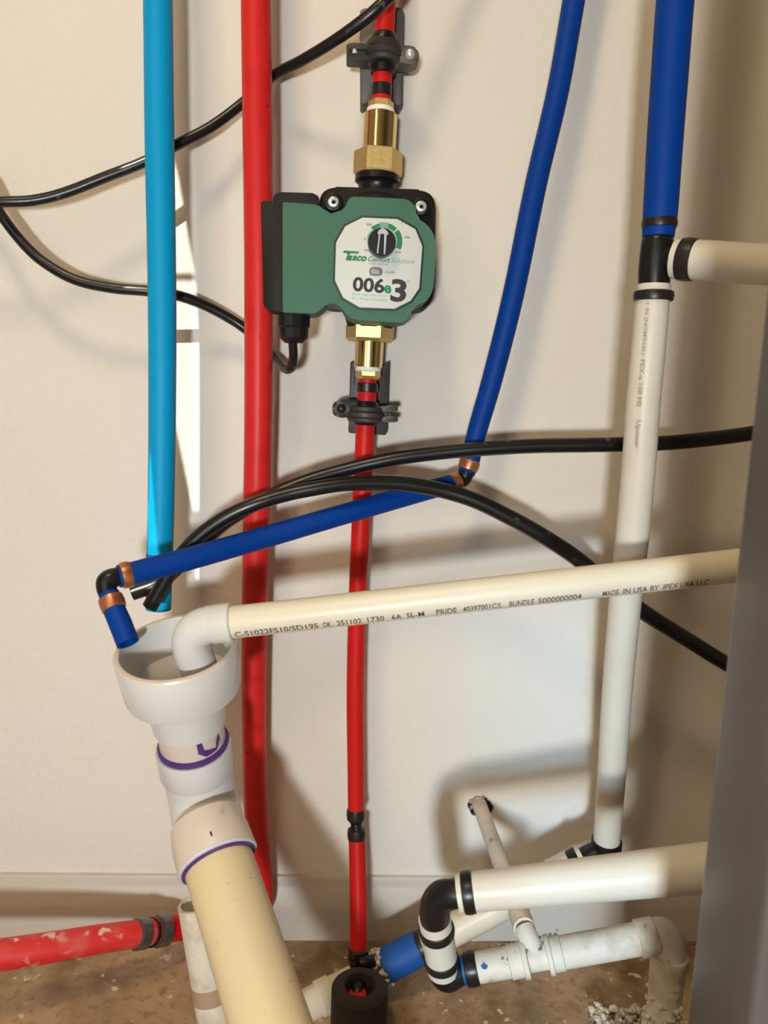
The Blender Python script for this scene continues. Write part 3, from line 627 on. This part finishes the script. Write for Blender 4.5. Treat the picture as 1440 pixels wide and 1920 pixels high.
c = dx(911); tw = (CAM-c); nn = (tw-dd*tw.dot(dd)).normalized(); upv = dd.cross(nn); upv = upv if upv.z > 0 else -upv
bmx.faces.new([bmx.verts.new(c + nn*.0129 + dd*(x*.00046) + upv*(y*.00046) - nn*abs(y*.00046)*.05) for x, y in ((-7, 3), (-2, 5), (-1, 8), (2, 4), (6, 1), (4, -4), (-1, -5), (-5, -3))]); finish('primer_spot', bmx, 'bluetape', pl)

# slim branch pipe from the wall hole to the tee
bp = thing('branch_pipe', 'slim white pipe coming out of a hole in the wall down to the grimy tee', 'pipe', PD(990, 1765, .665))
w0 = P(899, 1505, -.02); w1 = PD(984, 1742, .672)
sweep('pipe', [(P(897, 1500, -.02), .0088), (P(900, 1512, .012), .0088), (lerp(P(900, 1512, .012), w1, .5), .0086), (w1, .0084)], 'dirtypvc', bp, 6, 24)
ringband('adapter', lerp(P(900, 1512, .012), w1, .90), w1, .0098, 'dirtypvc', bp, 0)
sweep('tee_stem', [(w1, .0092), (PD(988, 1752, .668), .0086), (dx(1004)+Vector((0, 0, .006)), .0088)], 'dirtypvc', bp, 5, 20)
pts = []
for k in range(26):
    a = 2*math.pi*k/26; rr = (23+random.uniform(-2.5, 2.5)) * (1.0 if -0.6 < math.sin(a) else .9); pts.append((900+rr*math.cos(a)*1.0, 1512+rr*math.sin(a)*.85))
hl = tag(solid('wall_hole_shade', pts, .0015, .0, 'dark', None, 0), 'dark ragged disc painted as hole shade around the slim pipe where it leaves the wall', 'hole shade')  # flat dark disc stands for the shade inside the wall hole
grit('mortar_lump', [P(900+random.uniform(-17, 6), 1506+random.uniform(-12, 12), .001) for _ in range(60)], 'greymortar', hl, .001, .003)

# ------------------------------------------------------------------ rubble on the floor
heap = []
for k in range(150):
    bmx = bmesh.new(); r = random.uniform(.0026, .0052)
    bmesh.ops.create_icosphere(bmx, subdivisions=1, radius=r)
    c = PF(random.uniform(1108, 1236), random.uniform(1899, 1950))
    for v in bmx.verts: v.co = Vector((v.co.x*random.uniform(.75, 1.3), v.co.y*random.uniform(.75, 1.3), v.co.z*random.uniform(.6, 1.0)))
    zmin = min(v.co.z for v in bmx.verts)
    under = [h for h in heap if (h[0]-c.x)**2+(h[1]-c.y)**2 < (r*.9)**2]
    zb = max([h[2] for h in under], default=0.0)
    if zb > .012: bmx.free(); continue
    for v in bmx.verts: v.co += Vector((c.x, c.y, zb-zmin))
    heap.append((c.x, c.y, zb+r*1.1))
    tag(finish('rubble_stone', bmx, 'crust', None, 25), 'small pale piece of rubble on the floor at the lower right', 'stone', 'rubble pieces on the floor at the lower right')

# ------------------------------------------------------------------ grey cabinet in the right foreground
cab = thing('appliance_cabinet', 'blurred grey appliance cabinet standing at the right edge in the foreground', 'cabinet', (0.3, -.6, 0))
ce = PD(1350, 1320, .42)
yb = ce.y; xl = ce.x
box('body', (xl, yb-.062, 0), (xl+.35, yb, 1.3), 'cabinet', cab, .004)
za, zb = PD(1413, 800, .42).z, PD(1418, 455, .42).z
bmx = bmesh.new()
pr = [(PD(1410, 830, .42).x+.004, za-.02), (PD(1413, 800, .42).x, za), (PD(1418, 455, .42).x, zb), (PD(1432, 380, .42).x, PD(1432, 380, .42).z), (PD(1442, 200, .42).x, PD(1442, 200, .42).z), (PD(1446, 200, .42).x+.05, PD(1442, 200, .42).z), (xl+.06, za-.02)]
A_ = [bmx.verts.new((x, yb+.001, z)) for x, z in pr]; B_ = [bmx.verts.new((x, yb-.055, z)) for x, z in pr]
bmx.faces.new(A_); bmx.faces.new(B_[::-1])
for i in range(len(pr)): bmx.faces.new((A_[i], A_[(i+1) % len(pr)], B_[(i+1) % len(pr)], B_[i]))
finish('side_cover', bmx, 'cabinet', cab)
